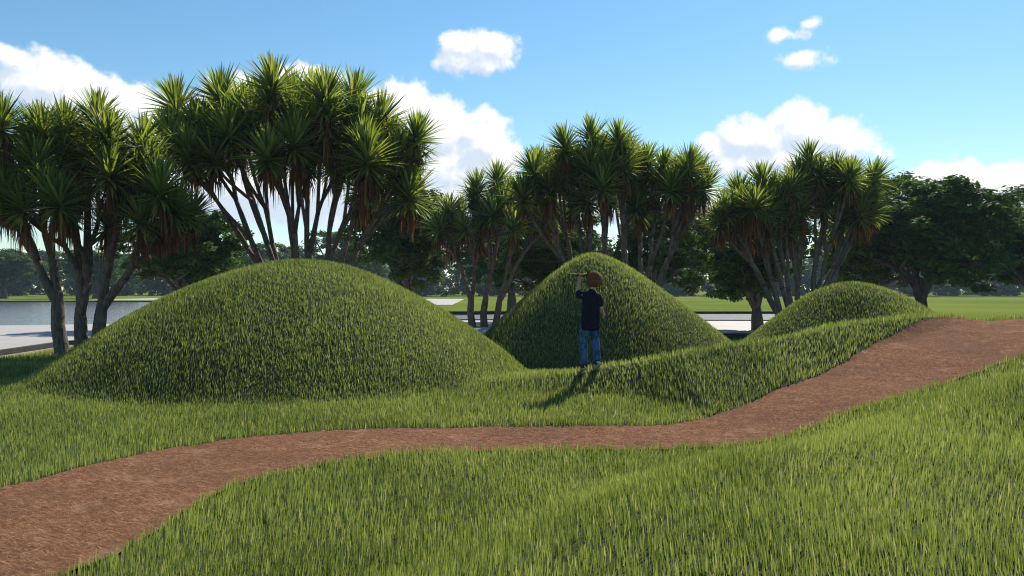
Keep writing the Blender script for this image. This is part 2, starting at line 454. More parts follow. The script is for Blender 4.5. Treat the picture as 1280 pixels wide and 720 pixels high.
def slab(name, poly, z0, z1, mat, label, cat):
    mb = MB(); n = len(poly)
    mb.v = [Vector((x, y, z1)) for x, y in poly] + [Vector((x, y, z0)) for x, y in poly]
    mb.f = [tuple(range(n))] + [(i, i + n, (i + 1) % n + n, (i + 1) % n) for i in range(n)]
    o = mb.build(name, mat, None, False); tag(o, label, cat, None, 'structure'); return o
slab('pavement', PAVE, -0.05, 0.06, MAT['pave'], 'pale stone promenade running behind the mounds beside the water', 'pavement')
slab('pond', [(-150, 24), (-8.2, 24), (-7.2, 40), (-9, 55), (-14, 72), (-150, 74)], -0.05, 0.022, MAT['water'], 'grey blue pond water at the left behind the promenade', 'water')
slab('road', [(-7.0, 30.5), (-3, 30), (16, 29), (16, 38.9), (-7.0, 38.4)], -0.05, 0.03, MAT['asphalt'], 'dark grey road strip between the promenade and the lawn', 'road')
slab('far_path', [(-45, 84), (-9, 82), (-6, 60), (-4.5, 60), (-5.5, 92), (-45, 99)], -0.05, 0.035, MAT['pave'], 'pale path on the far bank of the pond', 'path')
slab('lawn', [(-420, 75.6), (-13, 73.6), (-7.4, 56), (-6.4, 41), (-5.8, 40.2), (16.2, 40.8), (16.4, 19.5), (420, 19.5), (420, 428), (-420, 428)], -0.05, 0.026, MAT['lawn'], 'flat mown green lawn reaching to the far trees', 'lawn')

def kerb(pts, w, h, label, strip=False):
    mb = MB(); pts = [Vector((x, y, 0)) for x, y in pts]; n = len(pts); ring = []
    for i, p in enumerate(pts):
        d = (pts[min(i + 1, n - 1)] - pts[max(i - 1, 0)]).normalized(); nn = Vector((-d.y, d.x, 0)) * w / 2
        b = len(mb.v); mb.v += [p - nn + Vector((0, 0, -0.05)), p - nn + Vector((0, 0, h)), p + nn + Vector((0, 0, h)), p + nn + Vector((0, 0, -0.05))]
        ring.append(b)
    for a, b in zip(ring, ring[1:]):
        for k in range(3): mb.f.append((a + k, a + k + 1, b + k + 1, b + k))
    mb.f += [(ring[0], ring[0] + 1, ring[0] + 2, ring[0] + 3), (ring[-1] + 3, ring[-1] + 2, ring[-1] + 1, ring[-1])]
    o = mb.build('kerb', MAT['edge'] if strip else MAT['kerb'], None, False); tag(o, label, 'kerb', None, 'structure')
kerb([(-40, 12.9), (-12.5, 13.47), (-9.62, 14.6), (-9.9, 17.6), (-9.1, 19.45), (-6, 20.25), (0, 20.45), (10, 20.65), (16.1, 20.85)], 0.14, 0.13, 'dark stone kerb along the near edge of the promenade')
kerb([(-40, 12.72), (-12.45, 13.29), (-9.45, 14.5), (-9.73, 17.6)], 0.05, 0.04, 'thin pale edging strip in the grass along the promenade kerb', True)
kerb([(-150, 74.6), (-13.4, 72.6), (-8.3, 55), (-6.9, 39.8), (0, 39.9), (16, 40.4)], 0.3, 0.13, 'dark kerb along the far bank of the pond and the lawn')
kerb([(-6.6, 31.0), (-3, 30.75), (5, 30.35), (16, 29.75)], 0.2, 0.10, 'dark kerb between the promenade and the road')

# ------------------------------------------------------------------ grass
def blades(pts, length, width, segs, name, label):
    n = len(pts); x, y, z = pts.T
    ang = rng.uniform(0, 2 * math.pi, n)
    lean_a = rng.uniform(0, 2 * math.pi, n); lean = np.abs(rng.normal(0.0, 0.10, n)) + 0.02
    wind = 0.10 * np.sin(x * 1.7 + y * 0.9) ; lx = np.cos(lean_a) * lean + wind; ly = np.sin(lean_a) * lean
    wx, wy = np.cos(ang), np.sin(ang)
    ts = np.linspace(0, 1, segs + 1)
    V = np.empty((n, segs + 1, 2, 3), np.float32)
    for i, t in enumerate(ts):
        b = t ** 1.8
        cx, cy = x + lx * length * b, y + ly * length * b
        cz = z - 0.01 + length * t * (1 - 0.35 * (lx ** 2 + ly ** 2) * t)
        hw = width * 0.5 * (1 - t ** 2.2 * 0.93) * (0.75 + 0.5 * t * (1 - t) * 2)
        for s, sg in enumerate((-1, 1)):
            V[:, i, s, 0] = cx + sg * wx * hw; V[:, i, s, 1] = cy + sg * wy * hw; V[:, i, s, 2] = cz
    k = 2 * (segs + 1); b0 = (np.arange(n) * k)[:, None]
    q = np.concatenate([b0 + np.array([[2 * i, 2 * i + 1, 2 * i + 3, 2 * i + 2]]) for i in range(segs)], 1).reshape(-1, 4)
    tint = np.repeat(rng.random(n), k)
    o = link(bpy.data.objects.new('grass', quad_mesh('grass', V.reshape(-1, 3), q, MAT['grass'], tint)))
    tag(o, label, 'grass', None, 'stuff')

def grass_points():
    out = {}
    bands = [(1.6, 4.2, 3700, .0054, 3), (4.2, 6.5, 3200, .0062, 3), (6.5, 9.0, 2400, .0080, 2), (9.0, 13.0, 1750, .0098, 2), (13.0, 19.8, 1400, .0118, 2)]
    for y0, y1, dens, wd, segs in bands:
        xm0, xm1 = -0.70 * y1 - 1.4, 0.70 * y1 + 1.4
        n = int((xm1 - xm0) * (y1 - y0) * dens / 0.62)
        x = rng.uniform(xm0, xm1, n); y = rng.uniform(y0, y1, n)
        # steeper ground carries more blades per plan area
        e = 0.05
        gx = (height(x + e, y) - height(x - e, y)) / (2 * e); gy = (height(x, y + e) - height(x, y - e)) / (2 * e)
        extra = np.sqrt(1 + gx ** 2 + gy ** 2)
        keep = (np.abs(x) < 0.70 * y + 1.4)
        hq = np.min([hill_q(k, x, y) for k in range(3)], 0) < 1.06
        keep &= (rng.random(n) < 0.62) | hq
        keep &= ~in_poly(x, y, POLY)
        keep &= ~in_poly(x, y, np.array(PAVE))
        keep &= (y < np.interp(x, [-14, -10, -9.4, 0, 12], [12.8, 13.9, 19.1, 20.2, 20.6])) & ~((x < -9.4) & (y > 13.0 + (x + 14) * 0.25))
        keep &= ~((y > np.interp(x, CREST_X, CREST_Y) + 2.5) & (x > 10.5))
        x, y, gx, gy = x[keep], y[keep], gx[keep], gy[keep]
        z = height(x, y)
        # blades on the side the hills turn away, far behind any viewpoint, are kept: the place is seen from aside too
        own = np.full(len(x), -1)
        for k in range(3): own[hill_q(k, x, y) < 1.06] = k
        far_side = y > np.interp(x, CREST_X, CREST_Y) - 2.2
        near = in_near_side(x, y)
        own[(own < 0) & near] = 9
        for k in np.unique(own):
            s = own == k
            out.setdefault(int(k), []).append((np.stack([x[s], y[s], z[s]], 1), np.full(s.sum(), wd), segs))
    return out
def in_near_side(x, y):
    poly = np.vstack([PN, [(30, 10.9), (30, -5), (-4.6, -5)]])
    return in_poly(x, y, poly)
GL = {9: 'long bright green grass on the near side of the brown path', -1: 'green grass band and bank between the brown path and the mounds',
      0: 'dense upright grass covering the largest mound at left', 1: 'dense upright grass covering the pointed mound behind the boy', 2: 'dense upright grass covering the small low mound at right'}
for k, lst in grass_points().items():
    pts = np.concatenate([a for a, b, c in lst]); wd = np.concatenate([b for a, b, c in lst])
    n = len(pts); x, y = pts[:, 0], pts[:, 1]
    patch = 0.5 + 0.5 * np.sin(x * 3.1 + 1.3 * np.sin(y * 2.3)) * np.cos(y * 2.7 + 1.1 * np.sin(x * 1.9))
    L = rng.uniform(0.048, 0.098, n) * (0.82 + 0.36 * patch) * (1.0 if k in (9, -1) else 0.80)
    blades(pts, L, wd * rng.uniform(0.7, 1.25, n) * (1.0 if k in (9, -1) else 0.85), 3 if k == 9 else 2, 'grass', GL[k])

# ------------------------------------------------------------------ sword-leaved trees
def rosette_mesh(name, seed, n=140, L=0.78, w=0.062):
    r = np.random.default_rng(seed); segs = 6
    co, qd, ti = [], [], []
    for i in range(n):
        f = (i + r.random()) / n                       # 0 = top spear, 1 = lowest
        el = R(87) - R(124) * f ** 0.95 + r.normal(0, 0.09)
        az = i * 2.39996 + r.normal(0, 0.15)
        ll = L * r.uniform(0.78, 1.12) * (0.72 + 0.34 * math.sin(math.pi * min(1, f + 0.12)))
        droop = (0.05 + 0.36 * f) * r.uniform(0.3, 1.6)
        p = np.array([0, 0, 0.12 - 0.16 * f]); b0 = len(co) ; tint = r.random()
        side = np.array([-math.sin(az), math.cos(az), 0])
        e = el
        for s in range(segs + 1):
            t = s / segs
            d = np.array([math.cos(e) * math.cos(az), math.cos(e) * math.sin(az), math.sin(e)])
            nrm = np.cross(side, d)
            hw = w * 0.5 * (0.55 + 1.3 * t if t < 0.35 else 1.0 * (1 - ((t - 0.35) / 0.65) ** 1.7)) + 0.001
            co += [p - side * hw + nrm * hw * -0.45, p.copy(), p + side * hw + nrm * hw * -0.45]
            ti += [tint] * 3
            p = p + d * ll / segs; e -= droop * (0.25 + t) / segs * 1.6
        for s in range(segs):
            a = b0 + 3 * s
            qd += [(a, a + 1, a + 4, a + 3), (a + 1, a + 2, a + 5, a + 4)]
    return quad_mesh(name, np.array(co), np.array(qd), MAT['sword'], np.array(ti))
def skirt_mesh(name, seed, n=60):
    r = np.random.default_rng(seed); co, qd, ti = [], [], []; segs = 3
    for i in range(n):
        az = r.uniform(0, 6.28); ll = r.uniform(0.25, 0.66); z0 = r.uniform(-0.30, -0.04); b0 = len(co); tint = r.random()
        side = np.array([-math.sin(az), math.cos(az), 0]); out = np.array([math.cos(az), math.sin(az), 0])
        w = r.uniform(0.024, 0.05); flare = r.uniform(0.05, 0.26)
        for s in range(segs + 1):
            t = s / segs
            p = out * (0.05 + flare * math.sin(t * 1.9)) + np.array([0, 0, z0 - ll * t ** 1.15 + 0.06 * math.sin(t * 3.1)])
            hw = w * 0.5 * (1 - 0.85 * t ** 2)
            co += [p - side * hw, p + side * hw]; ti += [tint] * 2
        for s in range(segs):
            a = b0 + 2 * s; qd.append((a, a + 1, a + 3, a + 2))
    return quad_mesh(name, np.array(co), np.array(qd), MAT['dead'], np.array(ti))
ROS = [rosette_mesh('leaf_rosette', 11 + i) for i in range(5)]
SKT = [skirt_mesh('dead_leaves', 31 + i) for i in range(4)]

def grow(mb, p, tips, r_tip, rnd, vert=0.5, expo=0.46, frac=(0.26, 0.40), bend=0.10, n=9):
    """Fork towards the tips, tapering; returns nothing, appends tubes to mb."""
    nt = len(tips); r0 = r_tip * nt ** expo
    if nt == 1:
        q = tips[0]; L = (q - p).length; mid = p.lerp(q, 0.5) + Vector((rnd.gauss(0, bend), rnd.gauss(0, bend), -0.02)) * L * 0.35
        c1 = mid.lerp(Vector((q.x, q.y, mid.z)), 0.35)
        pts = [(1 - t) ** 2 * p + 2 * t * (1 - t) * c1 + t * t * q for t in (0, .17, .34, .5, .67, .84, 1.0)]
        mb.tube(pts, [r0 * (1.06 - 0.22 * t + 0.05 * math.sin(t * 17)) for t in (0, .17, .34, .5, .67, .84, 1.0)], n)
        return
    m = sum(tips, Vector()) / nt
    fr = rnd.uniform(*frac)
    q = p.lerp(m, fr); q.x = p.x + (q.x - p.x) * (1 - vert * 0.4); q.y = p.y + (q.y - p.y) * (1 - vert * 0.4)
    q += Vector((rnd.gauss(0, .05), rnd.gauss(0, .05), 0)) * (q - p).length
    r1 = r_tip * nt ** expo * 0.80
    mid = p.lerp(q, 0.5) + Vector((rnd.gauss(0, bend), rnd.gauss(0, bend), 0)) * (q - p).length * 0.4
    pts = [(1 - t) ** 2 * p + 2 * t * (1 - t) * mid + t * t * q for t in (0, .2, .4, .6, .8, 1.0)]
    mb.tube(pts, [r0 + (r1 - r0) * t + r0 * 0.03 * math.sin(t * 23) for t in (0, .2, .4, .6, .8, 1.0)], n)
    A = np.array([list(t - m) for t in tips]); u, s, vt = np.linalg.svd(A, full_matrices=False)
    pr = A @ vt[0]; order = np.argsort(pr); cut = max(1, min(nt - 1, nt // 2 + rnd.choice((-1, 0, 0, 1)) if nt > 3 else nt // 2))
    grow(mb, q, [tips[i] for i in order[:cut]], r_tip, rnd, vert * 0.7, expo, frac, bend, n)
    grow(mb, q, [tips[i] for i in order[cut:]], r_tip, rnd, vert * 0.7, expo, frac, bend, n)

def sword_tree(D, stems, front, back, label, seed, r_tip=0.036, scale=1.0, depth=1.1, hf=1.2, edge=250, dy=12):
    front = [(a, b + dy) for a, b in front]
    """stems: base pixels (px); front: rosette pixels seen; back: how many more behind them."""
    rnd = random.Random(seed)
    bx = sum(W(s, 360, D).x for s in stems) / len(stems); gz = float(height(bx, D))
    root = empty('sword_leaf_tree', (bx, D, gz)); tag(root, label, 'tree', 'sword leaved trees behind the mounds')
    org = Vector((bx, D, gz)); tips = []
    cx = sum(a for a, b in front) / len(front); cy = sum(b for a, b in front) / len(front)
    for (px, py) in front:
        dz = rnd.uniform(-1, 0.45) * depth
        tips.append(W(px, py, D + dz) - org)
    xs = [a for a, b in front]; ys = [b for a, b in front]
    mx = (min(xs) + max(xs)) / 2; hw = (max(xs) - min(xs)) / 2; top = min(ys) + 14
    for i in range(back):                                           # heads all over the dome, its near rim hanging lowest
        th = 2 * math.pi * (i + rnd.uniform(-.3, .3)) / back * 3.236; rho = math.sqrt((i + 0.6) / back)
        px = mx + hw * rho * math.cos(th) * 0.96; py = top + (edge - top) * rho ** 2.2 + rnd.uniform(-8, 8)
        tips.append(W(px, py, D + hw / F * D * 0.72 * rho * math.sin(th)) - org)
    mb = MB(); k = len(stems)
    order = sorted(range(len(tips)), key=lambda i: tips[i].x); per = [[] for _ in stems]
    for j, i in enumerate(order): per[j * k // len(tips)].append(tips[i])
    for s, ts in zip(sorted(stems), per):
        p = W(s, 360, D) - org; p.z = -0.12; p.y += rnd.uniform(-0.25, 0.25)
        m = sum(ts, Vector()) / len(ts); h = hf * rnd.uniform(0.8, 1.15)
        q = Vector((p.x + (m.x - p.x) * 0.16, p.y + (m.y - p.y) * 0.3, h)); r0 = r_tip * len(ts) ** 0.46
        mid = p.lerp(q, 0.5) + Vector((rnd.gauss(0, .05), rnd.gauss(0, .05), 0))
        mb.tube([p, p.lerp(mid, 0.15), p.lerp(mid, 0.6), mid, mid.lerp(q, 0.5), q], [r0 * 1.45, r0 * 1.15, r0 * 1.02, r0 * 0.97, r0 * 0.92, r0 * 0.70], 12)
        A = sorted(ts, key=lambda t: math.atan2((t - q).x, (t - q).z)); c = (len(A) + 1) // 2
        for part in ((A[:c], A[c:]) if len(A) > 1 else (A,)): grow(mb, q + (mid - q).normalized() * 0.22, part, r_tip, rnd, vert=-0.1)
    mb.build('trunk', MAT['bark'], root)
    for t in tips:
        o = link(bpy.data.objects.new('leaf_rosette', rnd.choice(ROS)), root)
        o.location = t; o.scale = [scale * rnd.uniform(0.88, 1.1)] * 3
        out = Vector((t.x - tips[0].x * 0, t.y, 0)); tilt = min(0.35, 0.07 * out.length + rnd.uniform(0, .12))
        ax = Vector((-out.y, out.x, 0)); ax = ax.normalized() if ax.length > 1e-4 else Vector((1, 0, 0))
        qt = Quaternion(ax, tilt) @ Quaternion((0, 0, 1), rnd.uniform(0, 6.28))
        o.rotation_mode = 'QUATERNION'; o.rotation_quaternion = qt
        s = link(bpy.data.objects.new('dead_leaves', rnd.choice(SKT)), root)
        s.location = t + Vector((0, 0, -0.02)); s.scale = [scale * rnd.uniform(0.8, 1.15)] * 3; s.rotation_euler = (0, 0, rnd.uniform(0, 6.28))

sword_tree(15.2, [80, 97, 118], [(3, 148), (-22, 128), (80, 152), (132, 160), (185, 195), (75, 190), (140, 192), (30, 200), (-30, 190), (200, 232), (238, 258), (150, 242), (105, 222), (60, 232), (205, 268), (133, 272), (10, 240), (45, 165), (-40, 240), (30, 250), (175, 265), (110, 185), (50, 195), (165, 215), (85, 255), (0, 210)], 20,
           'leafy sword leaved tree on three bare trunks at the pond edge, leftmost', 1, hf=1.15, scale=0.84, r_tip=0.036, edge=275, dy=16)
sword_tree(17.3, [358, 367, 377, 386, 395, 405], [(223, 136), (278, 124), (342, 112), (406, 128), (441, 128), (472, 157), (519, 175), (317, 152), (387, 172), (441, 186), (247, 160), (367, 150), (511, 245), (472, 212), (270, 160), (300, 180), (420, 205), (495, 200), (345, 185), (215, 175), (238, 195), (268, 200), (382, 205), (455, 235)], 24,
           'tallest sword leaved tree with many stems rising behind the largest mound', 2, r_tip=0.037, scale=1.04, hf=1.45, edge=222, dy=6)
sword_tree(25.5, [592, 606, 618], [(562, 255), (622, 250), (596, 228), (668, 246), (622, 217), (550, 276), (580, 276), (645, 262), (690, 262), (606, 262), (655, 225), (565, 290), (600, 285)], 13,
           'small sword leaved tree in the gap between the largest and the pointed mound', 3, r_tip=0.042, hf=1.0, scale=0.95, edge=288, dy=14)
sword_tree(19.6, [728, 740, 752, 786, 800, 812], [(668, 208), (707, 177), (740, 166), (773, 170), (738, 204), (773, 200), (808, 196), (789, 223), (816, 225), (859, 206), (878, 228), (711, 206), (839, 229), (734, 243), (688, 231), (760, 240), (850, 250), (715, 250), (800, 258), (655, 240), (725, 225), (795, 250), (870, 210), (680, 205), (755, 185)], 20,
           'wide sword leaved tree behind the tip of the pointed mound', 4, hf=1.5, scale=0.86, edge=248)
sword_tree(20.8, [1000, 1010, 1020], [(1011, 194), (1091, 216), (1008, 238), (1051, 232), (1036, 218), (1069, 247), (988, 228), (1030, 250), (1080, 238), (1000, 262), (1045, 270), (1062, 215), (1025, 210), (975, 245), (1075, 262), (1000, 215)], 12,
           'sword leaved tree with fanned trunks behind the small low mound', 5, hf=1.0, scale=0.84, edge=264)
sword_tree(20.0, [984, 990], [(953, 223), (925, 240), (964, 250), (910, 258), (943, 250), (979, 254), (957, 279), (935, 275), (900, 272), (985, 278), (930, 255), (915, 270), (970, 230)], 8,
           'leaning sword leaved tree left of the small low mound', 6, hf=0.7, scale=0.84, edge=278)

# ------------------------------------------------------------------ broad-leaved trees
def leaf_cloud(centres, radii, per, size, r, flat=0.6):
    """Many small leaf faces around clump centres."""
    n = len(centres) * per
    c = np.repeat(centres, per, 0); rad = np.repeat(radii, per)
    d = r.normal(size=(n, 3)); d /= np.linalg.norm(d, axis=1)[:, None]
    rr = r.random(n) ** 0.45
    off = d * (rad * rr)[:, None]; off[:, 2] *= flat
    off[:, 2] -= 0.18 * rad * (np.hypot(off[:, 0], off[:, 1]) / rad) ** 2 * 1.4
    p = c + off
    nrm = d * 0.7 + np.array([0, 0, 0.9]) + r.normal(0, 0.45, (n, 3)); nrm /= np.linalg.norm(nrm, axis=1)[:, None]
    a = np.cross(nrm, r.normal(size=(n, 3))); a /= np.linalg.norm(a, axis=1)[:, None]
    b = np.cross(nrm, a)
    L = size * r.uniform(0.6, 1.3, n)[:, None]
    V = np.stack([p - a * L * 0.5, p + b * L * 0.24 - nrm * L * 0.06, p + a * L * 0.5 - nrm * L * 0.15, p - b * L * 0.24 - nrm * L * 0.06], 1)
    q = np.arange(n * 4).reshape(n, 4)
    return V.reshape(-1, 3), q, np.repeat(r.random(n), 4)
def broad_meshes(seed, h=4.6, w=2.6, low=0.19, nclump=270):
    rnd = random.Random(seed); r = np.random.default_rng(seed)
    lobes = [(rnd.uniform(-.55, .55) * w, rnd.uniform(-.55, .55) * w, rnd.uniform(0.42, 0.84) * h, rnd.uniform(0.38, 0.6) * w) for _ in range(9)]
    lobes.append((0, 0, h * 0.78, w * 0.5))
    C = []
    while len(C) < nclump:
        lx, ly, lz, lr = rnd.choice(lobes)
        v = Vector((rnd.gauss(0, 1), rnd.gauss(0, 1), rnd.gauss(0, 1))).normalized() * lr * rnd.uniform(0.6, 1.0)
        p = (lx + v.x, ly + v.y, lz + v.z * 0.75)
        if p[2] < h * low or p[2] > h: continue
        C.append(p)
    C = np.array(C)
    V, q, ti = leaf_cloud(C, r.uniform(0.22, 0.50, len(C)), 120, 0.17, r, 0.5)
    crown = quad_mesh('crown', V, q, MAT['leaf'], ti)
    mb = MB()
    tips = [Vector(c) * 0.93 for c in C[r.choice(len(C), 34, False)]]
    fork = Vector((rnd.gauss(0, .06), 0, h * 0.2))
    mb.tube([(0, 0, -0.15), (0.01, 0, 0.1), fork * 0.5, fork], [0.27, 0.23, 0.20, 0.13], 10)
    k = 4
    order = sorted(tips, key=lambda t: math.atan2(t.y, t.x))
    for j in range(k): grow(mb, fork + Vector((0, 0, -0.20)), order[j * len(order) // k:(j + 1) * len(order) // k], 0.040, rnd, 0.3, 0.5, n=7)
    me = bpy.data.meshes.new('trunk'); me.from_pydata([tuple(v) for v in mb.v], [], mb.f); me.update()
    me.polygons.foreach_set('use_smooth', [True] * len(me.polygons)); me.materials.append(MAT['bark2'])
    return crown, me
BROAD = [broad_meshes(101), broad_meshes(102), broad_meshes(103)]
def broad_tree(px, D, variant, sx, sz, rz, label):
    x = W(px, 360, D).x
    root = empty('broadleaf_tree', (x, D, float(height(x, D))), rz); root.scale = (sx, sx, sz)
    tag(root, label, 'tree', 'dark broad leaved trees')
    c, t = BROAD[variant]
    link(bpy.data.objects.new('crown', c), root); link(bpy.data.objects.new('trunk', t), root)
broad_tree(947, 23.5, 0, 0.86, 0.90, 0.4, 'dark broad leaved tree with a forked trunk between the pointed and the low mound')
broad_tree(1150, 25.5, 1, 1.25, 1.10, 2.1, 'large dark broad leaved tree behind the right flank of the low mound')
broad_tree(1310, 27.0, 2, 1.50, 1.04, 4.0, 'dark broad leaved tree cut by the right edge of the picture')
broad_tree(505, 28.0, 2, 0.95, 1.14, 1.0, 'dark broad leaved tree right of the tallest sword leaved tree')
broad_tree(228, 25.0, 1, 0.86, 0.88, 3.3, 'dark broad leaved tree beyond the pond edge, left of the tallest sword leaved tree')
broad_tree(700, 29.0, 0, 1.05, 0.92, 5.2, 'dark broad leaved tree in the shade left of the pointed mound tip')
broad_tree(815, 29.5, 2, 1.05, 1.0, 2.6, 'dark broad leaved tree right of the pointed mound tip')
broad_tree(640, 44.0, 1, 1.3, 1.2, 0.9, 'broad leaved tree on the lawn behind the gap between two mounds')
broad_tree(1085, 28.4, 0, 1.0, 1.18, 1.9, 'dark broad leaved tree behind the fanned trunks and the low mound')
broad_tree(5, 96.0, 1, 2.0, 1.35, 0.2, 'broad leaved tree on the far pond bank at the left edge of the picture')
broad_tree(120, 98.0, 2, 2.0, 1.4, 1.2, 'broad leaved tree on the far pond bank behind the leftmost sword leaved tree')
broad_tree(318, 98.0, 0, 2.0, 1.5, 2.2, 'broad leaved tree on the far lawn left of the stems of the tallest tree')
broad_tree(430, 92.0, 0, 2.1, 1.7, 3.9, 'broad leaved tree on the far lawn behind the stems of the tallest tree')

# ------------------------------------------------------------------ far woodland
def woodland():
    r = np.random.default_rng(5); C, S = [], []
    for row, (d0, d1, n) in enumerate(((118, 132, 74), (134, 150, 84))):
        for i in range(n):
            x = -130 + 260 * (i + r.random()) / n; y = r.uniform(d0, d1) + 0.0009 * x * x
            h = r.uniform(5.8, 8.0) + (1.2 if row else 0); w = r.uniform(2.2, 3.6)
            for k in range(54):
                v = r.normal(size=3); v /= np.linalg.norm(v); rr = r.uniform(0.65, 1.0)
                C.append((x + v[0] * w * rr, y + v[1] * w * rr, max(0.35, h * 0.48 + v[2] * h * 0.5 * rr))); S.append(r.uniform(0.55, 1.1))
    C, S = np.array(C), np.array(S)
    V, q, ti = leaf_cloud(C, S, 30, 0.74, r, 0.7)
    o = link(bpy.data.objects.new('woodland', quad_mesh('woodland', V, q, MAT['wood'], ti)))
    tag(o, 'hazy blue green wood along the far edge of the lawn', 'woodland', None, 'stuff')
woodland()

# ------------------------------------------------------------------ haze
def haze():
    mb = MB(); mb.box((0, 195, 6.0), (880, 490, 14.4))
    m, t, nb, out = new_mat('haze')
    v = t.nodes.new('ShaderNodeVolumePrincipled')
    v.inputs['Color'].default_value = (0.62, 0.80, 1.0, 1); v.inputs['Density'].default_value = 0.0004; v.inputs['Anisotropy'].default_value = 0.2
    t.links.new(v.outputs[0], out.inputs['Volume'])
    m.cycles.homogeneous_volume = True; m.cycles.volume_sampling = 'DISTANCE'
    o = mb.build('haze', m, None, False); tag(o, 'thin blue air haze over the park', 'haze', None, 'stuff')
haze()

# ------------------------------------------------------------------ the boy
def fused(mb, name, mat, parent, voxel, smooth=6):
    """Overlapping limbs grown together into one continuous surface."""
    o = mb.build(name, mat, parent)
    rm = o.modifiers.new('Remesh', 'REMESH'); rm.mode = 'VOXEL'; rm.voxel_size = voxel; rm.use_smooth_shade = True
    sm = o.modifiers.new('Smooth', 'SMOOTH'); sm.factor = 0.5; sm.iterations = smooth
    return o
def limb(mb, pts, n=14):
    """pts: (x, y, z, rx, ry) with rounded ends."""
    P = [Vector(p[:3]) for p in pts]; rr = [(p[3], p[4] if len(p) > 4 else p[3]) for p in pts]
    d0 = (P[0] - P[1]).normalized(); d1 = (P[-1] - P[-2]).normalized()
    a, b = max(rr[0]), max(rr[-1])
    Q = [P[0] + d0 * a * .55, P[0] + d0 * a * .35] + P + [P[-1] + d1 * b * .35, P[-1] + d1 * b * .55]
    S = [tuple(k * .45 for k in rr[0]), tuple(k * .82 for k in rr[0])] + rr + [tuple(k * .82 for k in rr[-1]), tuple(k * .45 for k in rr[-1])]
    mb.tube(Q, S, n, up=Vector((0.02, 1, 0.03)))
def build_boy():
    skin = plain('skin', (0.46, 0.27, 0.19), 0.5, 0.3, 0.08, 20)
    shirt_m = plain('navy_cotton', (0.010, 0.010, 0.022), 0.9, 0.1, 0.3, 30, 0.4)
    jeans_m = plain('blue_denim', (0.042, 0.095, 0.19), 0.9, 0.1, 0.6, 18, 0.6)
    hair_m = plain('brown_hair', (0.125, 0.058, 0.028), 0.85, 0.1, 0.45, 60, 0.8)
    shoe_m = plain('dark_shoe', (0.02, 0.02, 0.024), 0.7, 0.2, 0.2, 20)
    sole_m = plain('white_sole', (0.42, 0.42, 0.42), 0.7, 0.2, 0.06, 20)
    D = 9.52; x = (738 - 640) / F * D
    root = empty('boy', (x, D, float(height(x, D)) + 0.03), R(14))
    tag(root, 'boy in navy shirt and blue jeans walking away up the bank, left arm raised', 'person')
    root.scale = (0.90, 0.95, 0.965)
    b = MB()
    limb(b, [(0, 0, .56, .10, .08), (.004, 0, .70, .088, .066), (.015, .004, .84, .105, .072), (.024, .01, .925, .085, .055)])
    limb(b, [(.026, .01, .93, .042, .042), (.045, .02, .985, .038, .040), (.055, .03, 1.02, .038, .042)])
    limb(b, [(.06, .055, 1.035, .045, .045), (.066, .048, 1.075, .066, .078), (.068, .04, 1.115, .072, .086), (.068, .036, 1.145, .058, .070)])
    limb(b, [(-.05, .01, .58, .07, .07), (-.068, .035, .45, .062, .062), (-.082, .045, .33, .046, .048), (-.087, .015, .22, .045, .048), (-.09, .0, .09, .030, .033)])
    limb(b, [(-.09, -.02, .045, .028, .03), (-.095, .08, .03, .030, .022)])
    limb(b, [(.055, -.005, .58, .07, .07), (.066, .02, .46, .062, .062), (.072, .02, .35, .046, .048), (.068, -.04, .24, .045, .048), (.063, -.085, .13, .030, .033)])
    limb(b, [(.062, -.10, .095, .028, .03), (.06, -.02, .045, .030, .022)])
    limb(b, [(-.085, .01, .90, .042, .042), (-.115, .08, .915, .036, .036), (-.13, .155, .925, .031, .031), (-.105, .185, .99, .030, .030), (-.085, .20, 1.06, .021, .021)])
    limb(b, [(.110, .005, .90, .042, .042), (.128, -.012, .82, .036, .036), (.138, -.025, .745, .031, .031), (.165, .0, .705, .028, .028), (.190, .035, .680, .021, .021)])
    def hand(wrist, fwd, side, palm, curl):
        fwd, side, palm = (Vector(v).normalized() for v in (fwd, side, palm)); w = Vector(wrist)
        limb(b, [(*w, .020, .018), (*(w + fwd * .03), .026, .016), (*(w + fwd * .058), .027, .015)], 10)
        for k in range(4):
            L = (.040, .046, .043, .034)[k]; p0 = w + fwd * .058 + side * (k - 1.5) * .0135
            p1 = p0 + (fwd * math.cos(curl) + palm * math.sin(curl)) * L * .5; p2 = p1 + (fwd * math.cos(curl * 2) + palm * math.sin(curl * 2)) * L * .5
            limb(b, [(*p0, .0080), (*p1, .0074), (*p2, .0064)], 8)
        t0 = w + fwd * .02 - side * .02; t1 = t0 + (fwd * .6 - side * .7 + palm * .3).normalized() * .026; t2 = t1 + (fwd * .8 + palm * .6).normalized() * .022
        limb(b, [(*t0, .010), (*t1, .0090), (*t2, .0075)], 8)
    hand((-.082, .203, 1.07), (.25, .15, 1), (1, 0, -.2), (0.1, -1, .2), 0.7)
    hand((.193, .04, .677), (.5, .7, -.45), (.1, .6, 1), (-.8, .4, -.2), 0.4)
    body = fused(b, 'body', skin, root, 0.0045, 3)
    fc = Vector((0.068, 0.04, 1.085))
    no = MB(); no.tube([fc + Vector((0, .078, .012)), fc + Vector((0, .097, -.012)), fc + Vector((0, .084, -.024))], [.006, .011, .009], 8); no.build('nose', skin, body)
    for s in (-1, 1):
        ea = MB(); ea.tube([fc + Vector((s * .068, -.008, .018)), fc + Vector((s * .080, -.016, .004)), fc + Vector((s * .070, -.008, -.024))], [(.006, .012), (.008, .02), (.005, .009)], 8)
        ea.build('ear', skin, body)
        e = MB(); c = fc + Vector((s * .027, .078, .014)); e.tube([c, c + Vector((0, .004, 0)), c + Vector((0, .007, 0))], [.011, .010, .004], 10); e.build('eye', plain('eye', (.25, .2, .18), .3), body)
